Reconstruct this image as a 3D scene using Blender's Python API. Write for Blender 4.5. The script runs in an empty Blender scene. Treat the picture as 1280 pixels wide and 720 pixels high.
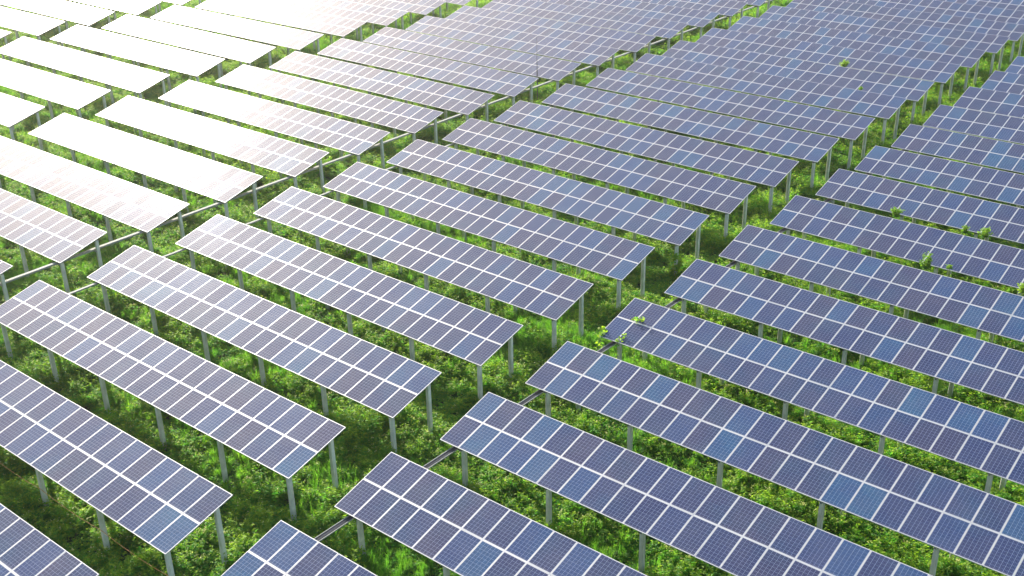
import bpy, math, random
import numpy as np
from mathutils import Vector, noise
R_ = math.radians
rng = np.random.default_rng(7)
rnd = random.Random(11)

scene = bpy.context.scene
col = scene.collection

# ------------------------------------------------------------------ layout
GH = 2.45                      # height of a table's lower edge above the ground
CAM_Z = 27.357 + GH
ROW0, PITCH = 17.950, 5.9479   # y of row 0's lower edge, row spacing
TLEN, NP_ = 24.217, 23         # table length, panels along it
PW = TLEN / NP_
WC, WS = 3.259, 0.8177         # horizontal run and rise of a table
SLOPE = math.atan2(WS, WC)
SLANT = math.hypot(WC, WS)
COLX = {'R': -29.318, 'M': -56.258, 'L': -83.281, 'F': -110.111, 'G': -136.737}
ROWS = {'R': range(-1, 15), 'M': range(-2, 20), 'L': range(1, 18), 'F': range(4, 15), 'G': range(6, 12)}
OFF = {'M0': (-.03, -.02), 'M1': (-.03, -.01), 'M2': (-.03, .04), 'M3': (.05, 0), 'M4': (.05, -.01), 'M5': (.03, -.04),
       'M7': (-.11, .04), 'M8': (-.07, -.05), 'M9': (.03, -.07), 'M10': (.06, -.01), 'M11': (.06, 0), 'M12': (-.02, -.1),
       'M13': (-.11, .03), 'M14': (-.08, .1), 'M15': (.05, .1), 'R1': (-.01, -.04), 'R0': (-.05, .1), 'R2': (.08, .04),
       'R3': (.04, -.02), 'R4': (-.01, -.1), 'R5': (-.01, .02), 'R6': (-.14, .02), 'R7': (-.1, .06), 'R8': (-.04, .12),
       'R9': (-.05, 0), 'R10': (0, .04), 'R11': (-.04, .01), 'R12': (.01, .09), 'R13': (0, .12), 'L2': (-.06, .07),
       'L3': (.07, -.03), 'L4': (-.06, .06), 'L5': (-.01, -.02), 'L6': (.14, -.09), 'L7': (-.06, -.01), 'L8': (.07, -.02),
       'L9': (-.01, -.06), 'L10': (.08, -.12), 'L11': (.12, -.12), 'L12': (.12, -.12), 'F4': (-.14, .05), 'F5': (-.05, .02),
       'F6': (-.11, 0), 'F7': (-.09, .03), 'F9': (.15, -.1), 'G6': (-.12, .12), 'G7': (-.1, .1), 'G8': (-.11, .05)}

# ------------------------------------------------------------------ camera
cam = bpy.data.cameras.new('camera')
cam.sensor_width = 36
cam.lens = 36 * 1441.53 / 1280
cam.clip_start, cam.clip_end = .5, 6000
co = bpy.data.objects.new('camera', cam)
col.objects.link(co)
ya, pi_, ro = 0.696970, 0.451651, -0.0215290
Rz = np.array([[math.cos(ya), -math.sin(ya), 0], [math.sin(ya), math.cos(ya), 0], [0, 0, 1]])
right = np.array([1, 0, 0.]); fwd = np.array([0, math.cos(pi_), -math.sin(pi_)]); up = np.cross(right, fwd)
r2 = right * math.cos(ro) + up * math.sin(ro); u2 = -right * math.sin(ro) + up * math.cos(ro)
CR, CU, CB = Rz @ r2, Rz @ u2, -(Rz @ fwd)
from mathutils import Matrix
m = Matrix(((CR[0], CU[0], CB[0], 0), (CR[1], CU[1], CB[1], 0), (CR[2], CU[2], CB[2], CAM_Z), (0, 0, 0, 1)))
co.matrix_world = m
scene.camera = co

def project(X):
    q = (np.asarray(X, float) - np.array([0, 0, CAM_Z])) @ np.stack([CR, CU, CB]).T
    with np.errstate(divide='ignore', invalid='ignore'):
        return 640 + 1441.53 * q[..., 0] / -q[..., 2], 360 - 1441.53 * q[..., 1] / -q[..., 2], -q[..., 2]

# ------------------------------------------------------------------ light
SUN_EL, SUN_AZ = R_(21), R_(-66)
SUN = Vector((math.sin(SUN_AZ) * math.cos(SUN_EL), math.cos(SUN_AZ) * math.cos(SUN_EL), math.sin(SUN_EL)))
elev = math.asin(SUN.z); azim = math.atan2(SUN.x, SUN.y)
w = bpy.data.worlds.new('World'); scene.world = w; w.use_nodes = True
nt = w.node_tree
sky = nt.nodes.new('ShaderNodeTexSky'); sky.sky_type = 'NISHITA'; sky.sun_disc = False
sky.sun_elevation = elev; sky.sun_rotation = azim
sky.air_density = 1.0; sky.dust_density = 2.7; sky.ozone_density = 1.0; sky.altitude = 50
bg = nt.nodes['Background']; bg.inputs['Strength'].default_value = .15
nt.links.new(sky.outputs[0], bg.inputs[0])
sl = bpy.data.lights.new('sun', 'SUN'); sl.energy = 5.0; sl.angle = R_(.6); sl.color = (1, .93, .82)
so = bpy.data.objects.new('sun', sl); col.objects.link(so)
so.rotation_euler = SUN.to_track_quat('Z', 'Y').to_euler()
so.location = (0, 0, 60)
vs = scene.view_settings
vs.view_transform = 'Standard'; vs.look = 'None'; vs.gamma = 1; vs.exposure = 1.15; vs.use_curve_mapping = False
scene.cycles.max_bounces = 6; scene.cycles.diffuse_bounces = 3; scene.cycles.glossy_bounces = 2
scene.cycles.transmission_bounces = 3

# ------------------------------------------------------------------ materials
def mat(name):
    m = bpy.data.materials.new(name); m.use_nodes = True
    return m, m.node_tree.nodes, m.node_tree.links, m.node_tree.nodes['Principled BSDF']

def mathn(N, L, op, a, b=None):
    n = N.new('ShaderNodeMath'); n.operation = op
    for i, v in enumerate((a, b)):
        if v is None: continue
        if isinstance(v, (int, float)): n.inputs[i].default_value = v
        else: L.new(v, n.inputs[i])
    return n.outputs[0]

def mixc(N, L, f, a, b, mode='MIX'):
    n = N.new('ShaderNodeMix'); n.data_type = 'RGBA'; n.blend_type = mode
    for k, v in (('Factor', f),):
        if isinstance(v, (int, float)): n.inputs[0].default_value = v
        else: L.new(v, n.inputs[0])
    for i, v in ((6, a), (7, b)):
        if isinstance(v, tuple): n.inputs[i].default_value = (*v, 1)
        else: L.new(v, n.inputs[i])
    return n.outputs[2]

def cell_material():
    m, N, L, B = mat('solar_cell')
    uv = N.new('ShaderNodeUVMap'); uv.uv_map = 'UVMap'
    sx = N.new('ShaderNodeSeparateXYZ'); L.new(uv.outputs[0], sx.inputs[0])
    def lines(axis, n, half):
        f = mathn(N, L, 'FRACT', mathn(N, L, 'MULTIPLY', sx.outputs[axis], n))
        d = mathn(N, L, 'ABSOLUTE', mathn(N, L, 'SUBTRACT', f, .5))
        return mathn(N, L, 'GREATER_THAN', d, .5 - half)
    grid = mathn(N, L, 'MAXIMUM', lines(0, 6, .036), lines(1, 10, .024))
    bus = lines(0, 18, .045)
    oi = N.new('ShaderNodeObjectInfo')
    ramp = N.new('ShaderNodeValToRGB'); ramp.color_ramp.interpolation = 'LINEAR'
    stops = [(0, (.018, .029, .088)), (.16, (.023, .033, .090)), (.32, (.016, .030, .098)), (.46, (.025, .032, .084)),
             (.58, (.030, .033, .082)), (.66, (.019, .036, .108)), (.76, (.018, .046, .130)), (.84, (.017, .054, .142)),
             (.90, (.026, .036, .094)), (.95, (.018, .062, .145))]
    e = ramp.color_ramp.elements
    e[0].position, e[0].color = 0, (*stops[0][1], 1)
    e[1].position, e[1].color = stops[1][0], (*stops[1][1], 1)
    for p_, c in stops[2:]:
        k = e.new(p_); k.color = (*c, 1)
    L.new(oi.outputs['Random'], ramp.inputs[0])
    # crystal grain of the polycrystalline wafers
    tc = N.new('ShaderNodeTexCoord')
    vo = N.new('ShaderNodeTexVoronoi'); vo.inputs['Scale'].default_value = 26
    L.new(tc.outputs['Object'], vo.inputs['Vector'])
    bw = N.new('ShaderNodeRGBToBW'); L.new(vo.outputs['Color'], bw.inputs[0])
    grain = mathn(N, L, 'ADD', mathn(N, L, 'MULTIPLY', bw.outputs[0], .5), .75)
    gm = N.new('ShaderNodeVectorMath'); gm.operation = 'SCALE'
    L.new(ramp.outputs[0], gm.inputs[0]); L.new(grain, gm.inputs['Scale'])
    tg = N.new('ShaderNodeNewGeometry')
    tn = N.new('ShaderNodeTexNoise'); tn.inputs['Scale'].default_value = .55; tn.inputs['Detail'].default_value = 5
    L.new(tg.outputs['Position'], tn.inputs['Vector'])
    tr = N.new('ShaderNodeValToRGB'); te = tr.color_ramp.elements
    te[0].position, te[0].color = .28, (1.10, .95, .98, 1)
    te[1].position, te[1].color = .74, (.72, 1.30, 1.12, 1)
    k = te.new(.5); k.color = (.97, 1, 1, 1)
    L.new(tn.outputs[0], tr.inputs[0])
    tinted = mixc(N, L, 1.0, gm.outputs[0], tr.outputs[0], 'MULTIPLY')
    c1 = mixc(N, L, mathn(N, L, 'MULTIPLY', bus, .45), tinted, (.30, .34, .44))
    c2 = mixc(N, L, mathn(N, L, 'MULTIPLY', grid, .52), c1, (.36, .42, .56))
    # a thin film of dust, thicker towards the lower rim of the pane, and bird spots
    wn = N.new('ShaderNodeNewGeometry')
    no = N.new('ShaderNodeTexNoise'); no.inputs['Scale'].default_value = .9; no.inputs['Detail'].default_value = 6
    L.new(wn.outputs['Position'], no.inputs['Vector'])
    dust = mathn(N, L, 'MULTIPLY', mathn(N, L, 'SUBTRACT', no.outputs[0], .36), .10)
    low = mathn(N, L, 'MULTIPLY', mathn(N, L, 'LESS_THAN', sx.outputs[1], .04), .07)
    dust = mathn(N, L, 'MAXIMUM', mathn(N, L, 'ADD', dust, low), 0)
    c3 = mixc(N, L, dust, c2, (.42, .39, .36))
    sp = N.new('ShaderNodeTexNoise'); sp.inputs['Scale'].default_value = 7; sp.inputs['Detail'].default_value = 2
    L.new(wn.outputs['Position'], sp.inputs['Vector'])
    spot = mathn(N, L, 'GREATER_THAN', sp.outputs[0], .815)
    c4 = mixc(N, L, spot, c3, (.55, .55, .52))
    L.new(c4, B.inputs['Base Color'])
    rr = mathn(N, L, 'ADD', mathn(N, L, 'MULTIPLY', no.outputs[0], .05), .10)
    rr = mathn(N, L, 'ADD', rr, mathn(N, L, 'MULTIPLY', oi.outputs['Random'], .03))
    L.new(rr, B.inputs['Roughness'])
    B.inputs['IOR'].default_value = 1.42
    # the dust that covers part of the glass scatters instead of mirroring
    ds = N.new('ShaderNodeBsdfPrincipled'); L.new(c4, ds.inputs[0])
    ds.inputs['Roughness'].default_value = .55; ds.inputs['IOR'].default_value = 1.33
    dd = N.new('ShaderNodeBsdfDiffuse'); L.new(c4, dd.inputs[0])
    df = N.new('ShaderNodeMixShader'); df.inputs[0].default_value = .38
    L.new(dd.outputs[0], df.inputs[1]); L.new(ds.outputs[0], df.inputs[2])
    mx = N.new('ShaderNodeMixShader'); L.new(B.outputs[0], mx.inputs[1]); L.new(df.outputs[0], mx.inputs[2])
    L.new(mathn(N, L, 'ADD', mathn(N, L, 'MULTIPLY', no.outputs[0], .45), .25), mx.inputs[0])
    L.new(mx.outputs[0], N['Material Output'].inputs[0])
    return m

def metal(name, base, metallic, rough, var=.15, scale=5):
    m, N, L, B = mat(name)
    no = N.new('ShaderNodeTexNoise'); no.inputs['Scale'].default_value = scale; no.inputs['Detail'].default_value = 5
    tc = N.new('ShaderNodeNewGeometry'); L.new(tc.outputs['Position'], no.inputs['Vector'])
    lo = tuple(c * (1 - var) for c in base); hi = tuple(min(1, c * (1 + var)) for c in base)
    L.new(mixc(N, L, no.outputs[0], lo, hi), B.inputs['Base Color'])
    B.inputs['Specular IOR Level'].default_value = .2 if name == 'galvanised_steel' else .5
    B.inputs['Metallic'].default_value = metallic; B.inputs['Roughness'].default_value = rough
    return m

M_CELL = cell_material()
M_FRAME = metal('anodised_aluminium', (.52, .52, .52), .15, .45, .04)
M_BACK = metal('white_backsheet', (.62, .62, .60), 0, .6, .05)
M_GALV = metal('galvanised_steel', (.27, .29, .26), 0, .75, .2, 8)
M_TRAYIN = metal('rusty_tray_floor', (.085, .055, .045), 0, .85, .5, 3)
M_ROD = metal('dark_rod', (.10, .10, .11), .3, .5, .2)
M_CABLE = metal('orange_sheath', (.62, .26, .05), 0, .5, .15)

def concrete():
    m, N, L, B = mat('post_concrete')
    g = N.new('ShaderNodeNewGeometry')
    a = N.new('ShaderNodeTexNoise'); a.inputs['Scale'].default_value = 2.2; a.inputs['Detail'].default_value = 8
    L.new(g.outputs['Position'], a.inputs['Vector'])
    b = N.new('ShaderNodeTexNoise'); b.inputs['Scale'].default_value = 9; b.inputs['Detail'].default_value = 4
    mp = N.new('ShaderNodeMapping'); mp.inputs['Scale'].default_value = (1, 1, .18)
    L.new(g.outputs['Position'], mp.inputs[0]); L.new(mp.outputs[0], b.inputs['Vector'])
    r = N.new('ShaderNodeValToRGB'); r.color_ramp.elements[0].position = .3; r.color_ramp.elements[1].position = .75
    r.color_ramp.elements[0].color = (.52, .53, .45, 1); r.color_ramp.elements[1].color = (.74, .74, .65, 1)
    L.new(a.outputs[0], r.inputs[0])
    r2_ = N.new('ShaderNodeValToRGB'); r2_.color_ramp.elements[0].position = .25; r2_.color_ramp.elements[1].position = .55
    r2_.color_ramp.elements[0].color = (.80, .82, .74, 1); r2_.color_ramp.elements[1].color = (1, 1, 1, 1)
    L.new(b.outputs[0], r2_.inputs[0])
    L.new(mixc(N, L, 1.0, r.outputs[0], r2_.outputs[0], 'MULTIPLY'), B.inputs['Base Color'])
    B.inputs['Roughness'].default_value = .85
    return m
M_POST = concrete()

def leaf_material(name, stops, trans=.52, gloss=.6):
    m, N, L, B = mat(name)
    out = N['Material Output']
    oi = N.new('ShaderNodeObjectInfo')
    g = N.new('ShaderNodeNewGeometry')
    no = N.new('ShaderNodeTexNoise'); no.inputs['Scale'].default_value = .22; no.inputs['Detail'].default_value = 4
    L.new(g.outputs['Position'], no.inputs['Vector'])
    f = mathn(N, L, 'ADD', mathn(N, L, 'MULTIPLY', oi.outputs['Random'], .45),
              mathn(N, L, 'ADD', mathn(N, L, 'MULTIPLY', g.outputs['Random Per Island'], .35),
                    mathn(N, L, 'MULTIPLY', mathn(N, L, 'SUBTRACT', no.outputs[0], .4), .9)))
    r = N.new('ShaderNodeValToRGB')
    e = r.color_ramp.elements
    e[0].position, e[0].color = stops[0][0], (*stops[0][1], 1)
    e[1].position, e[1].color = stops[-1][0], (*stops[-1][1], 1)
    for p_, c in stops[1:-1]:
        k = e.new(p_); k.color = (*c, 1)
    L.new(f, r.inputs[0])
    L.new(r.outputs[0], B.inputs['Base Color'])
    B.inputs['Roughness'].default_value = gloss
    B.inputs['Specular IOR Level'].default_value = .18
    t = N.new('ShaderNodeBsdfTranslucent')
    tcol = N.new('ShaderNodeMix'); tcol.data_type = 'RGBA'; tcol.blend_type = 'MULTIPLY'; tcol.inputs[0].default_value = 1
    L.new(r.outputs[0], tcol.inputs[6]); tcol.inputs[7].default_value = (1.85, 2.1, .75, 1)
    L.new(tcol.outputs[2], t.inputs[0])
    mx = N.new('ShaderNodeMixShader'); mx.inputs[0].default_value = trans
    L.new(B.outputs[0], mx.inputs[1]); L.new(t.outputs[0], mx.inputs[2]); L.new(mx.outputs[0], out.inputs[0])
    return m

M_LEAF = leaf_material('weed_leaf', [(0, (.058, .225, .044)), (.4, (.098, .275, .048)), (.8, (.155, .325, .050)), (1, (.210, .350, .052))])
M_GRASS = leaf_material('grass_blade', [(0, (.062, .205, .038)), (.5, (.115, .260, .040)), (1, (.190, .320, .055))])
M_TIP = leaf_material('pale_sunlit_leaf', [(0, (.16, .29, .030)), (1, (.28, .38, .048))])  # pale tip leaves, with the sunlit yellow of the tops put into their colour
M_FLOWER = leaf_material('pale_flower', [(0, (.50, .50, .16)), (1, (.62, .60, .36))], .3)
M_STEM = metal('weed_stem', (.075, .11, .035), 0, .7, .3)

def ground_material():
    m, N, L, B = mat('weedy_soil')
    g = N.new('ShaderNodeNewGeometry')
    a = N.new('ShaderNodeTexNoise'); a.inputs['Scale'].default_value = .35; a.inputs['Detail'].default_value = 9
    L.new(g.outputs['Position'], a.inputs['Vector'])
    r = N.new('ShaderNodeValToRGB')
    r.color_ramp.elements[0].position = .30; r.color_ramp.elements[0].color = (.048, .085, .028, 1)
    r.color_ramp.elements[1].position = .48; r.color_ramp.elements[1].color = (.050, .115, .026, 1)
    L.new(a.outputs[0], r.inputs[0])
    b = N.new('ShaderNodeTexNoise'); b.inputs['Scale'].default_value = 6; b.inputs['Detail'].default_value = 7
    L.new(g.outputs['Position'], b.inputs['Vector'])
    sc = N.new('ShaderNodeVectorMath'); sc.operation = 'SCALE'
    L.new(r.outputs[0], sc.inputs[0]); L.new(mathn(N, L, 'ADD', b.outputs[0], .5), sc.inputs['Scale'])
    L.new(sc.outputs[0], B.inputs['Base Color']); B.inputs['Roughness'].default_value = .95
    bm = N.new('ShaderNodeBump'); bm.inputs['Strength'].default_value = .8; bm.inputs['Distance'].default_value = .1
    L.new(b.outputs[0], bm.inputs['Height']); L.new(bm.outputs[0], B.inputs['Normal'])
    return m
M_GROUND = ground_material()

# ------------------------------------------------------------------ mesh helpers
class MB:
    def __init__(s): s.v, s.f, s.m = [], [], []
    def box(s, x0, x1, y0, y1, z0, z1, mi=0):
        b = len(s.v)
        s.v += [(x0, y0, z0), (x1, y0, z0), (x1, y1, z0), (x0, y1, z0), (x0, y0, z1), (x1, y0, z1), (x1, y1, z1), (x0, y1, z1)]
        for q in ((0, 3, 2, 1), (4, 5, 6, 7), (0, 1, 5, 4), (1, 2, 6, 5), (2, 3, 7, 6), (3, 0, 4, 7)):
            s.f.append(tuple(b + i for i in q)); s.m.append(mi)
        return b
    def prism(s, pts0, pts1, mi=0):      # two matching rings
        b = len(s.v); n = len(pts0); s.v += list(pts0) + list(pts1)
        for i in range(n):
            j = (i + 1) % n
            s.f.append((b + i, b + j, b + n + j, b + n + i)); s.m.append(mi)
        s.f.append(tuple(b + n + i for i in range(n))); s.m.append(mi)
        s.f.append(tuple(b + n - 1 - i for i in range(n))); s.m.append(mi)
    def tube(s, pts, rads, n=6, mi=0):
        b = len(s.v)
        for k, p_ in enumerate(pts):
            a = Vector(pts[max(0, k - 1)]); c = Vector(pts[min(len(pts) - 1, k + 1)])
            d = (c - a).normalized(); e1 = d.orthogonal().normalized(); e2 = d.cross(e1)
            for i in range(n):
                t = 2 * math.pi * i / n
                s.v.append(tuple(Vector(p_) + rads[k] * (math.cos(t) * e1 + math.sin(t) * e2)))
        for k in range(len(pts) - 1):
            for i in range(n):
                j = (i + 1) % n
                s.f.append((b + k * n + i, b + k * n + j, b + (k + 1) * n + j, b + (k + 1) * n + i)); s.m.append(mi)
        s.f.append(tuple(b + n - 1 - i for i in range(n))); s.m.append(mi)
        t0 = b + (len(pts) - 1) * n
        s.f.append(tuple(t0 + i for i in range(n))); s.m.append(mi)
    def mesh(s, name, mats):
        me = bpy.data.meshes.new(name); me.from_pydata(s.v, [], s.f)
        for m_ in mats: me.materials.append(m_)
        me.polygons.foreach_set('material_index', s.m); me.update()
        return me

def link(name, me, parent=None, loc=(0, 0, 0), rot=(0, 0, 0)):
    o = bpy.data.objects.new(name, me); col.objects.link(o)
    o.location = loc; o.rotation_euler = rot
    if parent: o.parent = parent
    return o

def tag(o, label=None, cat=None, group=None, kind=None):
    if label: o['label'] = label
    if cat: o['category'] = cat
    if group: o['group'] = group
    if kind: o['kind'] = kind
    return o

# ------------------------------------------------------------------ solar panel meshes (origin: middle of the pane, top face)
GAPX, GAPM = .012, .028
PLX, PLY = PW - GAPX, (SLANT - GAPM) / 2
RIM = .027
def pane(mb, mi_cell, mi_back):
    hx, hy = PLX / 2 - RIM, PLY / 2 - RIM
    b = mb.box(-hx, hx, -hy, hy, -.030, -.003, mi_back)
    top = len(mb.f) - 5
    mb.m[top] = mi_cell
    return top
def rim(mb, mi):
    hx, hy = PLX / 2, PLY / 2
    mb.box(-hx, hx, -hy, -hy + RIM, -.040, 0, mi); mb.box(-hx, hx, hy - RIM, hy, -.040, 0, mi)
    mb.box(-hx, -hx + RIM, -hy + RIM, hy - RIM, -.040, 0, mi); mb.box(hx - RIM, hx, -hy + RIM, hy - RIM, -.040, 0, mi)
def add_uv(me, hx, hy, pad=.012):
    uv = me.uv_layers.new(name='UVMap')
    co_ = [me.vertices[l.vertex_index].co for l in me.loops]
    for d, c in zip(uv.data, co_):
        d.uv = ((c.x + hx - pad) / (2 * (hx - pad)), (c.y + hy - pad) / (2 * (hy - pad)))
mb = MB(); pane(mb, 0, 1); ME_PANE = mb.mesh('solar_panel', [M_CELL, M_BACK]); add_uv(ME_PANE, PLX / 2 - RIM, PLY / 2 - RIM)
mb = MB(); rim(mb, 0); ME_RIM = mb.mesh('panel_frame', [M_FRAME])
mb = MB(); pane(mb, 0, 1); rim(mb, 2); ME_PANEL_FAR = mb.mesh('solar_panel_far', [M_CELL, M_BACK, M_FRAME]); add_uv(ME_PANEL_FAR, PLX / 2 - RIM, PLY / 2 - RIM)

# ------------------------------------------------------------------ carrying structure
POST = .096                   # half width of the square concrete posts
V_NEAR, V_REAR = .085, .815   # where the two post rows stand across the table
POSTX = [.34 + .78] + [0] * 4 + [TLEN - .36]
for i in range(1, 5): POSTX[i] = POSTX[0] + (POSTX[5] - POSTX[0]) * i / 5
def post_mesh(h):
    mb = MB(); a = POST; c = .018
    ring = lambda s, z: [(-s + c, -s, z), (s - c, -s, z), (s, -s + c, z), (s, s - c, z), (s - c, s, z), (-s + c, s, z), (-s, s - c, z), (-s, -s + c, z)]
    mb.prism(ring(a * 1.03, -.5), ring(a * .97, h))
    return mb.mesh('post', [M_POST])
H_NEAR = GH + V_NEAR * WS - .25
H_REAR = GH + V_REAR * WS - .25
ME_PN, ME_PR = post_mesh(H_NEAR), post_mesh(H_REAR)
mb = MB()                     # steel shoe on a post's top
mb.box(-.07, .07, -.09, .09, -.02, .012); mb.box(-.05, -.04, -.06, .06, .012, .13); mb.box(.04, .05, -.06, .06, .012, .13)
ME_SHOE = mb.mesh('post_bracket', [M_GALV])
mb = MB()                     # inclined rafter, C profile, in the slanted frame
y0, y1 = .06, SLANT - .10
mb.box(-.03, .03, y0, y1, -.235, -.229); mb.box(-.03, .03, y0, y1, -.121, -.115); mb.box(-.03, -.024, y0, y1, -.229, -.121)
ME_RAFTER = mb.mesh('rafter', [M_GALV])
def purlin_mesh():
    mb = MB(); x0, x1 = .05, TLEN - .05
    mb.box(x0, x1, -.025, .025, -.046, -.042); mb.box(x0, x1, -.025, -.021, -.110, -.046)
    mb.box(x0, x1, -.021, .025, -.114, -.110)
    return mb.mesh('purlin', [M_GALV])
ME_PURLIN = purlin_mesh()
mb = MB(); mb.box(.01, TLEN - .01, SLANT / 2 - GAPM / 2 + .003, SLANT / 2 + GAPM / 2 - .003, -.038, -.006)
ME_STRIP = mb.mesh('middle_rail', [M_FRAME])

def make_table(far):
    t = bpy.data.objects.new('solar_table', None); col.objects.link(t)
    t.empty_display_size = .5
    ca, sa = math.cos(SLOPE), math.sin(SLOPE)
    def on(x, v, z=0):       # slanted frame -> table frame (origin on the ground under the lower left corner)
        return (x, v * ca - z * sa, GH + v * sa + z * ca)
    base = (0, 0, GH)
    for j in range(2):
        for i in range(NP_):
            v = PLY / 2 + j * (PLY + GAPM)
            rot = (SLOPE + rnd.gauss(0, .0022), rnd.gauss(0, .0022), 0)
            p_ = link('solar_panel', ME_PANEL_FAR if far else ME_PANE, t, on(PW * (i + .5), v, rnd.gauss(0, .0012)), rot)
            if not far: link('frame', ME_RIM, p_)
    link('middle_rail', ME_STRIP, t, base, (SLOPE, 0, 0))
    for v in (.42, PLY - .35, PLY + .42, SLANT - .38):
        link('purlin', ME_PURLIN, t, on(0, v), (SLOPE, 0, 0))
    for x in POSTX:
        link('rafter', ME_RAFTER, t, (x, 0, GH), (SLOPE, 0, 0))
        for v, me, h in ((V_NEAR, ME_PN, H_NEAR), (V_REAR, ME_PR, H_REAR)):
            p_ = link('post', me, t, (x + rnd.gauss(0, .015), v * WC, 0), (rnd.gauss(0, .004), rnd.gauss(0, .006), rnd.gauss(0, .04)))
            if not far: link('post_bracket', ME_SHOE, p_, (0, 0, h))
    return t

def copy_tree(o, parent=None):
    c = o.copy(); col.objects.link(c); c.parent = parent
    for ch in o.children: copy_tree(ch, c)
    return c

ORD = ['first', 'second', 'third', 'fourth', 'fifth', 'sixth', 'seventh', 'eighth', 'ninth', 'tenth', 'eleventh', 'twelfth', 'thirteenth',
       'fourteenth', 'fifteenth', 'sixteenth', 'seventeenth', 'eighteenth', 'nineteenth', 'twentieth', 'twenty-first', 'twenty-second']
SPECIAL = {
    'M-1': 'blue-violet solar table cut off by the bottom left corner of the photo',
    'M0': 'lilac-grey solar table with an orange cable strung between its lower posts',
    'M6': 'grey-blue solar table with a leafy vine climbing its lower right post',
    'M12': 'blue-grey middle column solar table with a tiny leaf sprig at its lower edge',
    'M13': 'blue-grey middle column solar table with one round weed tuft at its lower edge',
    'R0': 'solar table at the bottom edge showing only its upper left corner beside the tray',
    'R4': 'dark blue solar table with vine sprigs creeping over its left end panels',
    'R7': 'dark blue solar table with one bushy weed before its lower edge, right side',
    'R8': 'dark blue solar table with three separate weed tufts along its lower edge',
    'L1': 'pale solar table tip just showing at the left edge of the photo'}
LOOK = {'L+': 'pale blue-grey solar table, {} one from the bottom, left of the long pale tray',
        'M+': 'distant blue-grey solar table, {} one from the bottom in the middle column',
        'M': 'lilac-grey to blue solar table, {} one from the bottom in the middle column',
        'R': 'indigo blue solar table, {} one from the bottom in the right hand column',
        'L': 'glare-paled pinkish solar table, {} one from the bottom, left of the long pale tray',
        'F': 'glare-white solar table, {} one from the front in the second column from the left',
        'G': 'blank white glaring solar table in the top left corner column, {} from the front'}
GROUP = {'M': 'solar tables of the middle column', 'R': 'solar tables of the right column', 'L': 'solar tables of the left column',
         'F': 'solar tables of the far left column', 'G': 'solar tables of the top left corner'}
protos = {}
for c in 'RMLFG':
    seen = 0
    for r in ROWS[c]:
        x0 = COLX[c]; y = ROW0 + r * PITCH
        P = np.array([[x0 + s * TLEN, y + q * WC, GH + q * WS] for s in np.linspace(0, 1, 60) for q in (0, .5, 1)])
        u, v, d = project(P)
        if (d < 3).any() and not ((d > 3).any()): continue
        vis = (((u > 0) & (u < 1280) & (v > 0) & (v < 720) & (d > 1)).sum())
        if vis == 0: continue
        dx, dy = OFF.get(f'{c}{r}', (rnd.gauss(0, .05), rnd.gauss(0, .03)))
        loc = (x0 + dx, y + dy, rnd.gauss(0, .012))
        dist = math.hypot(x0 + TLEN / 2, y, CAM_Z)
        far = dist > 112
        key = (far, rnd.randrange(3))
        if key in protos: t = copy_tree(protos[key])
        else: t = protos[key] = make_table(far)
        t.location = loc; t.rotation_euler = (rnd.gauss(0, .0015), rnd.gauss(0, .0012), rnd.gauss(0, .0008))
        lab = SPECIAL.get(f'{c}{r}', LOOK[c + '+' if (c == 'L' and r > 11) or (c == 'M' and r > 7) else c].format(ORD[seen]))
        tag(t, lab, 'solar table', GROUP[c])
        seen += 1

# ------------------------------------------------------------------ cable trays along the aisles
def tray(name, label, x, z, open_, r0, r1, wd, ht):
    t = bpy.data.objects.new(name, None); col.objects.link(t)
    ya_, yb = ROW0 + r0 * PITCH, ROW0 + r1 * PITCH
    t.location = (x, ya_, 0)
    tag(t, label, 'cable tray', 'cable trays along the aisles')
    Ln = yb - ya_
    mb = MB()
    mb.box(-wd / 2, -wd / 2 + .008, 0, Ln, z - ht, z); mb.box(wd / 2 - .008, wd / 2, 0, Ln, z - ht, z)
    mb.box(-wd / 2 - .022, -wd / 2, 0, Ln, z - .012, z); mb.box(wd / 2, wd / 2 + .022, 0, Ln, z - .012, z)
    mb.box(-wd / 2 + .008, wd / 2 - .008, 0, Ln, z - ht + .002, z - ht + .014, 1)
    link('channel', mb.mesh('tray_channel', [M_GALV, M_TRAYIN]), t)
    if open_:
        mb = MB()
        for k, (px, rr) in enumerate(((-.045, .022), (0.005, .026), (.05, .018))):
            pts = [(px + .012 * math.sin(i * 1.3 + k), i * Ln / 60, z - ht + .035 + .006 * math.sin(i * 2.1 + k)) for i in range(61)]
            mb.tube(pts, [rr] * 61, 6)
        link('cable_bundle', mb.mesh('tray_cables', [M_ROD]), t)
    else:
        mb = MB()
        k = 0.
        while k < Ln:
            e = min(Ln, k + 2.98)
            mb.box(-wd / 2 - .034, wd / 2 + .034, k, e, z + .002, z + .012); k += 3.0
        link('cover', mb.mesh('tray_cover', [M_GALV]), t)
    mb = MB(); mb.box(-wd / 2 - .02, wd / 2 + .16, -.03, .03, z - ht - .05, z - ht - .003); mb.box(wd / 2 + .035, wd / 2 + .045, -.03, .03, z - ht - .003, z + .05)
    me = mb.mesh('tray_bracket', [M_GALV])
    for r in range(r0, r1):
        for v in (V_NEAR, V_REAR):
            link('bracket', me, t, (0, (r - r0) * PITCH + v * WC, 0))
tray('cable_tray', 'long pale covered cable tray running past the left column\'s right end posts', COLX['L'] + POSTX[5] - POST - .20, GH - .12, False, 0, 21, .15, .11)
tray('cable_tray', 'pale cable tray fixed to the middle column\'s left end posts, showing in short lengths', COLX['M'] + POSTX[0] - POST - .17, GH - .15, False, 0, 21, .10, .09)
tray('cable_tray', 'open brown cable tray fixed to the right column\'s left end posts', COLX['R'] + POSTX[0] - POST - .20, GH - .20, True, -1, 15, .24, .07)

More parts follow.
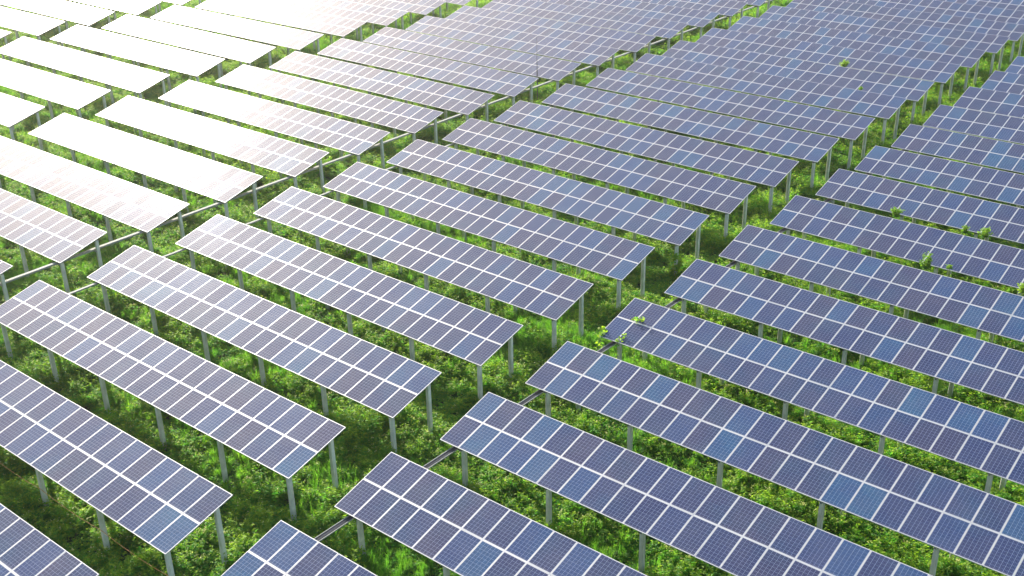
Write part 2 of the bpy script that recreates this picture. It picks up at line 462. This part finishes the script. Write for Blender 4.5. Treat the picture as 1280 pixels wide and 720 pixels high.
# orange cable sagging between the lower posts of the second table from the bottom left
mb = MB()
xs = [COLX['M'] + x for x in POSTX]
pts = []
for a, b in zip(xs[:-1], xs[1:]):
    for k in range(8):
        s = k / 8; pts.append((a + (b - a) * s, ROW0 + V_NEAR * WC - POST - .03, 1.15 - .5 * s * (1 - s)))
pts.append((xs[-1], ROW0 + V_NEAR * WC - POST - .03, 1.15))

mb.tube(pts, [.011] * len(pts), 6)
o = link('cable', mb.mesh('cable', [M_CABLE]))
tag(o, 'thin orange cable strung low between the posts at the bottom left', 'cable')

# slender mast between the tables of the left column
mt = bpy.data.objects.new('lightning_mast', None); col.objects.link(mt)
mt.location = (COLX['L'] + 22.33, ROW0 + 10 * PITCH - .6, 0)
tag(mt, 'thin dark lightning mast rising above the pale tables left of centre, near the top', 'mast')
mb = MB(); mb.tube([(0, 0, -.3), (0, 0, 3.2)], [.045, .04], 10); link('pole', mb.mesh('mast_pole', [M_ROD]), mt)
mb = MB(); mb.tube([(0, 0, 3.2), (0, 0, GH + 3.7)], [.026, .010], 8); link('rod_tip', mb.mesh('mast_tip', [M_ROD]), mt)
mb = MB(); mb.box(-.16, .16, -.16, .16, -.2, .12); link('base', mb.mesh('mast_base', [M_POST]), mt)

# ------------------------------------------------------------------ foliage
def leaf_quads(P, D, Nn, ln, wd):
    """folded leaf blades: base P, direction D, normal-ish Nn"""
    S = np.cross(D, Nn); S /= np.linalg.norm(S, axis=1, keepdims=True) + 1e-9
    U = np.cross(S, D)
    mid = P + D * (ln * .5)[:, None]
    tip = P + D * ln[:, None] - U * (ln * .18)[:, None]
    a = mid + S * (wd * .5)[:, None] + U * (wd * .14)[:, None]
    b = mid - S * (wd * .5)[:, None] + U * (wd * .14)[:, None]
    return np.stack([P, a, tip, b], 1)       # n,4,3
def unit(a): return a / (np.linalg.norm(a, axis=1, keepdims=True) + 1e-9)
def quads_mesh(name, groups, mats):
    V = np.concatenate([g.reshape(-1, 3) for g, _ in groups])
    nq = len(V) // 4
    mi = np.concatenate([np.full(len(g), k) for g, k in groups]).astype(np.int32)
    me = bpy.data.meshes.new(name)
    me.vertices.add(len(V)); me.vertices.foreach_set('co', V.ravel().astype(np.float32))
    me.loops.add(nq * 4); me.loops.foreach_set('vertex_index', np.arange(nq * 4, dtype=np.int32))
    me.polygons.add(nq); me.polygons.foreach_set('loop_start', np.arange(0, nq * 4, 4, dtype=np.int32))
    for m_ in mats: me.materials.append(m_)
    me.polygons.foreach_set('material_index', mi)
    me.update(calc_edges=True); me.validate()
    return me

def bush(nst, h, rad, per, ll, lw, tipfrac=.2, flowers=0):
    Ps, Ds, Hs = [], [], []
    for _ in range(nst):
        a = rng.uniform(0, 2 * np.pi); lean = rng.uniform(.1, 1.) ** .7 * rad
        hh = h * rng.uniform(.6, 1.05) * (1 - .35 * (lean / rad) ** 2)
        r0 = rng.uniform(0, .25) * rad; a0 = rng.uniform(0, 6.28)
        s = np.sort(rng.uniform(.15, 1, per)) ** .8
        base = np.array([r0 * np.cos(a0), r0 * np.sin(a0), 0])
        pos = base + np.stack([np.cos(a) * lean * s ** 1.3, np.sin(a) * lean * s ** 1.3, hh * s], 1) + rng.normal(0, .012, (per, 3))
        b = rng.uniform(0, 2 * np.pi, per)
        D = unit(np.stack([np.cos(b), np.sin(b), rng.uniform(-.35, .7, per)], 1))
        Ps.append(pos); Ds.append(D); Hs.append(s)
    P = np.concatenate(Ps); D = np.concatenate(Ds); s = np.concatenate(Hs); n = len(P)
    Nn = unit(np.stack([rng.normal(0, .45, n), rng.normal(0, .45, n), np.ones(n)], 1))
    size = (1.15 - .5 * s) * rng.uniform(.7, 1.25, n)
    q = leaf_quads(P, D, Nn, ll * size, lw * size)
    tip = s > 1 - tipfrac
    g = [(q[~tip], 0), (q[tip], 1)]
    if flowers:
        k = rng.choice(np.where(tip)[0], flowers)
        fp = P[k] + np.array([0, 0, .05]) + rng.normal(0, .03, (flowers, 3))
        fd = unit(np.stack([rng.normal(0, 1, flowers), rng.normal(0, 1, flowers), np.full(flowers, .2)], 1))
        g.append((leaf_quads(fp, fd, np.tile([0., 0, 1], (flowers, 1)) + rng.normal(0, .3, (flowers, 3)), np.full(flowers, .06), np.full(flowers, .05)), 2))
    return g
def tuft(nb, h, rad):
    a = rng.uniform(0, 2 * np.pi, nb); r = rad * .45 * np.sqrt(rng.uniform(0, 1, nb))
    P = np.stack([r * np.cos(a), r * np.sin(a), np.zeros(nb)], 1)
    out = rng.uniform(.1, .8, nb); az = a + rng.normal(0, .6, nb)
    hh = h * rng.uniform(.55, 1.1, nb)
    D1 = unit(np.stack([np.cos(az) * out * .5, np.sin(az) * out * .5, np.ones(nb)], 1))
    D2 = unit(np.stack([np.cos(az) * out * 1.9, np.sin(az) * out * 1.9, np.full(nb, .75)], 1))
    S = unit(np.stack([-np.sin(az + .5), np.cos(az + .5), np.zeros(nb)], 1))
    wd = rng.uniform(.010, .019, nb)[:, None]
    M = P + D1 * (hh * .6)[:, None]; T = M + D2 * (hh * .5)[:, None]
    q1 = np.stack([P - S * wd * .5, P + S * wd * .5, M + S * wd * .5, M - S * wd * .5], 1)
    q2 = np.stack([M - S * wd * .5, M + S * wd * .5, T + S * wd * .08, T - S * wd * .08], 1)
    return [(q1, 0), (q2, 0)]

clumps = bpy.data.collections.new('weed_clumps')
def clump(name, g, mats):
    o = bpy.data.objects.new(name, quads_mesh(name, g, mats)); clumps.objects.link(o)
LM = [M_LEAF, M_TIP, M_FLOWER]
for k in range(2): clump(f'a_leafy_clump_{k}', bush(11, .60, .50, 11, .165, .085, .2), LM)
for k in range(2): clump(f'b_tall_clump_{k}', bush(8, 1.05, .42, 17, .17, .065, .25), LM)
for k in range(2): clump(f'c_grass_clump_{k}', tuft(75, .62, .4), [M_GRASS])
for k in range(2): clump(f'd_low_clump_{k}', bush(15, .28, .58, 8, .14, .095, .15), LM)
for k in range(2): clump(f'e_flower_clump_{k}', bush(10, .72, .46, 12, .15, .075, .22, 12), LM)
# scatter over the ground the camera (and its neighbours a step aside) can see
gx, gy = np.meshgrid(np.arange(-215, 40, .5), np.arange(-2, 215, .5))
gx = gx.ravel(); gy = gy.ravel()
u, v, d = project(np.stack([gx, gy, np.full_like(gx, .3)], 1))
ok = (d > 4) & (u > -110) & (u < 1390) & (v > -45) & (v < 820)
gx, gy, d = gx[ok], gy[ok], d[ok]
dens = np.where(d < 75, 14, np.where(d < 115, 9.5, 5.5)) * .25
cnt = rng.poisson(dens)
px = np.repeat(gx, cnt) + rng.uniform(-.25, .25, cnt.sum()); py = np.repeat(gy, cnt) + rng.uniform(-.25, .25, cnt.sum())
pd = np.repeat(d, cnt)
n1 = np.array([noise.noise((x * .33, y * .33, 1.7)) for x, y in zip(px, py)])
n2 = np.array([noise.noise((x * .13, y * .13, 9.1)) for x, y in zip(px, py)])
n3 = np.array([noise.noise((x * .8, y * .8, 4.4)) for x, y in zip(px, py)])
soil = np.exp(-((px + 61.5) ** 2 + (py - 27) ** 2) / 3.0)
keep = rng.uniform(0, 1, len(px)) > np.clip(-.35 - n1 - .4 * n3, 0, .75) + .9 * soil
px, py, pd, n1, n2, n3 = (a[keep] for a in (px, py, pd, n1, n2, n3))
n = len(px)
hsel = n1 + .6 * n3 + rng.normal(0, .22, n); gsel = n2 * 1.4 + rng.normal(0, .3, n)
kind = np.where(hsel > .42, 1, np.where(gsel > .45, 2, np.where(hsel < -.18, 3, np.where(rng.uniform(0, 1, n) < .25, 4, 0))))
kind = np.where(rng.uniform(0, 1, n) < .25, 3, kind)
kid = kind * 2 + rng.integers(0, 2, n)
scl = (rng.uniform(.65, 1.25, n) * (1 + .35 * np.clip(n1 + .5 * n3, -.6, .8))) * np.where(pd > 115, 1.3, np.where(pd > 75, 1.1, 1.))
rotz = rng.uniform(0, 6.283, n)
me = bpy.data.meshes.new('weeds')
me.vertices.add(n); me.vertices.foreach_set('co', np.stack([px, py, np.full(n, -.02)], 1).ravel().astype(np.float32))
at = me.attributes.new('scl', 'FLOAT', 'POINT'); at.data.foreach_set('value', scl.astype(np.float32))
at = me.attributes.new('kid', 'INT', 'POINT'); at.data.foreach_set('value', kid.astype(np.int32))
at = me.attributes.new('rot', 'FLOAT_VECTOR', 'POINT')
at.data.foreach_set('vector', np.stack([rng.normal(0, .12, n), rng.normal(0, .12, n), rotz], 1).ravel().astype(np.float32))
wo = link('weeds', me)
tag(wo, 'lush green weeds and grass covering the ground under the solar tables', 'weeds', kind='stuff')
ng = bpy.data.node_groups.new('scatter_weeds', 'GeometryNodeTree')
ng.interface.new_socket('Geometry', in_out='INPUT', socket_type='NodeSocketGeometry')
ng.interface.new_socket('Geometry', in_out='OUTPUT', socket_type='NodeSocketGeometry')
gi = ng.nodes.new('NodeGroupInput'); go = ng.nodes.new('NodeGroupOutput')
ci = ng.nodes.new('GeometryNodeCollectionInfo'); ci.inputs['Collection'].default_value = clumps
ci.inputs['Separate Children'].default_value = True; ci.inputs['Reset Children'].default_value = True
ip = ng.nodes.new('GeometryNodeInstanceOnPoints'); ip.inputs['Pick Instance'].default_value = True
def named(nm, ty):
    q = ng.nodes.new('GeometryNodeInputNamedAttribute'); q.data_type = ty; q.inputs['Name'].default_value = nm
    return q.outputs['Attribute']
ng.links.new(gi.outputs[0], ip.inputs['Points']); ng.links.new(ci.outputs[0], ip.inputs['Instance'])
ng.links.new(named('kid', 'INT'), ip.inputs['Instance Index']); ng.links.new(named('scl', 'FLOAT'), ip.inputs['Scale'])
ng.links.new(named('rot', 'FLOAT_VECTOR'), ip.inputs['Rotation']); ng.links.new(ip.outputs[0], go.inputs[0])
md = wo.modifiers.new('scatter', 'NODES'); md.node_group = ng
print('weed clumps', n)

# ------------------------------------------------------------------ single weeds that stand up past the tables
def tall_weed(name, label, x, y, top, crown, rad, nst=7, per=26, group=None, cat='weed'):
    t = bpy.data.objects.new(name, None); col.objects.link(t); t.location = (x, y, 0)
    tag(t, label, cat, group)
    mb = MB()
    for k in range(3):
        a = rnd.uniform(0, 6.28); pts = []
        for i in range(7):
            s = i / 6; pts.append((math.cos(a) * .12 * s + rnd.gauss(0, .02), math.sin(a) * .08 * s + rnd.gauss(0, .015), (top - crown * .4) * s - .05 * (1 - s)))
        mb.tube(pts, [.022 - .014 * i / 6 for i in range(7)], 5)
    link('stem', mb.mesh('weed_stem', [M_STEM]), t)
    g = bush(int(nst * 2), crown, rad * 1.1, per, .16, .09, .6)
    low = bush(5, top - crown, .16, 10, .11, .05, 0)
    G = [(q + np.array([0, 0, top - crown]), k) for q, k in g] + [(q, 0) for q, k in low]
    link('foliage', quads_mesh('weed_foliage', G, LM), t)
    return t
def rowy(r): return ROW0 + r * PITCH
G_ = 'weeds standing up past the tables'
tall_weed('tall_weed', 'bright green weed tuft leaning over a dark table, leftmost of three in one gap', COLX['R'] + 5.55, rowy(8) - .30, GH + .75, .85, .42, 9, 30, G_)
tall_weed('tall_weed', 'small slim green weed tuft just left of the rounder tuft, right edge area', COLX['R'] + 9.71, rowy(8) - .30, GH + .5, .6, .22, 6, 18, G_)
tall_weed('tall_weed', 'rounded green weed tuft, rightmost of three in one gap', COLX['R'] + 10.9, rowy(8) - .30, GH + .7, .8, .38, 9, 28, G_)
tall_weed('tall_weed', 'tall bushy pale green weed rising alone out of the gap between dark tables', COLX['R'] + 9.75, rowy(7) - .32, GH + .95, 1.25, .36, 9, 34, G_)
tall_weed('tall_weed', 'tiny green sprig right of the tall bushy weed on a dark table', COLX['R'] + 10.95, rowy(7) - .12, GH + .45, .35, .16, 4, 10, G_)
tall_weed('tall_weed', 'round green weed tuft alone among far blue-grey tables near the top', COLX['M'] + 15.26, rowy(13) - .3, GH + .78, .75, .42, 10, 34, G_)
tall_weed('tall_weed', 'tiny green leaf sprig among far blue-grey tables, below the round tuft', COLX['M'] + 19.4, rowy(12) - .2, GH + .42, .35, .22, 4, 12, G_)
tall_weed('tall_weed', 'pale green weed tuft cut by the right edge of the photo', COLX['R'] + 14.95, rowy(7) - .3, GH + .55, .7, .32, 7, 22, G_)

def creeper(name, label, pts, nleaf, spread, ll, group, cat='vine'):
    """a climbing stem along pts with leaves around it"""
    o0 = pts[0]
    t = bpy.data.objects.new(name, None); col.objects.link(t); t.location = (o0[0], o0[1], 0)
    tag(t, label, cat, group)
    loc = [(p_[0] - o0[0], p_[1] - o0[1], p_[2]) for p_ in pts]
    mb = MB(); mb.tube(loc, [.012] * len(loc), 5); link('stem', mb.mesh('vine_stem', [M_STEM]), t)
    A = np.array(loc); s = rng.uniform(0, len(A) - 1.001, nleaf); i = s.astype(int); f = (s - i)[:, None]
    P = A[i] * (1 - f) + A[i + 1] * f + rng.normal(0, spread, (nleaf, 3))
    b = rng.uniform(0, 6.28, nleaf)
    D = unit(np.stack([np.cos(b), np.sin(b), rng.uniform(-.4, .5, nleaf)], 1))
    Nn = unit(np.stack([rng.normal(.3, .7, nleaf), rng.normal(-.6, .7, nleaf), np.full(nleaf, .7)], 1))
    sz = rng.uniform(.6, 1.2, nleaf)
    q = leaf_quads(P, D, Nn, ll * sz, ll * .62 * sz)
    h = rng.uniform(0, 1, nleaf) < .75
    link('foliage', quads_mesh('vine_leaves', [(q[~h], 0), (q[h], 1)], LM), t)
# vine up the lower right post of the seventh middle table
vx, vy = COLX['M'] + POSTX[5], rowy(6) + V_NEAR * WC
creeper('climbing_vine', 'leafy vine wrapped round the lower right post of a middle table',
        [(vx + .16 * math.cos(k * 1.1 - 1.5), vy - .02 + .16 * math.sin(k * 1.1 - 1.5), .0 + k * .14) for k in range(13)], 800, .095, .19, 'vines on posts and tables')
# sprigs through the table whose left end they overgrow
cx, cy = COLX['R'], rowy(4)
def onp(x, v, z=.05): return (cx + x, cy - .10 + v * WC / SLANT, GH + v * WS / SLANT + z)
creeper('climbing_vine', 'pale vine sprig curling over the lower left corner of a dark blue table',
        [(cx + .2, cy - .2, 0), (cx + .18, cy - .22, 1.3), (cx + .1, cy - .2, GH + .02), onp(.05, .15, .1), onp(.2, .45, .14)], 120, .085, .18, 'vines on posts and tables')
creeper('climbing_vine', 'pale vine sprig lying on the second panel from the left, lower half',
        [(cx + 1.2, cy - .2, 0), (cx + 1.22, cy - .2, 1.4), (cx + 1.2, cy - .16, GH + .02), onp(1.2, .2, .08), onp(1.3, .5, .10)], 70, .075, .16, 'vines on posts and tables')
creeper('climbing_vine', 'pale vine sprig coming through the middle gap of a dark blue table',
        [(cx + 1.05, cy + WC * .5, 0), (cx + 1.03, cy + WC * .5, 1.5), (cx + 1.05, cy + WC * .5, GH + WS * .5 + .02), onp(1.2, 1.8, .12), onp(1.5, 1.85, .13)], 80, .075, .16, 'vines on posts and tables')

# ------------------------------------------------------------------ ground
gn = 90
mb = MB()
xs_ = np.concatenate([np.linspace(-3000, -260, 8), np.linspace(-240, 60, gn), np.linspace(90, 3000, 8)])
ys_ = np.concatenate([np.linspace(-3000, -40, 8), np.linspace(-20, 230, gn), np.linspace(260, 3000, 8)])
for y in ys_:
    for x in xs_:
        mb.v.append((float(x), float(y), float(.06 * noise.noise((x * .21, y * .21, 0)) - .04)))
nx = len(xs_)
for j in range(len(ys_) - 1):
    for i in range(nx - 1):
        mb.f.append((j * nx + i, j * nx + i + 1, (j + 1) * nx + i + 1, (j + 1) * nx + i)); mb.m.append(0)
g = link('ground', mb.mesh('ground', [M_GROUND]))
for p_ in g.data.polygons: p_.use_smooth = True
tag(g, 'dark soil ground under the weeds', 'ground', kind='structure')
print('objects', len(scene.objects))

# ------------------------------------------------------------------ thin warm haze in the air
mb = MB(); mb.box(-3100, 3100, -3100, 3100, -1.2, CAM_Z + 3)
hz = bpy.data.materials.new('haze'); hz.use_nodes = True
N = hz.node_tree.nodes; N.clear()
ho = N.new('ShaderNodeOutputMaterial'); hv = N.new('ShaderNodeVolumePrincipled')
hv.inputs['Color'].default_value = (1, .98, .94, 1); hv.inputs['Density'].default_value = .00022; hv.inputs['Anisotropy'].default_value = .7
hz.node_tree.links.new(hv.outputs[0], ho.inputs['Volume'])
h = link('haze', mb.mesh('haze', [hz])); tag(h, 'thin pale haze in the air', 'haze', kind='stuff')
scene.cycles.volume_step_rate = 4
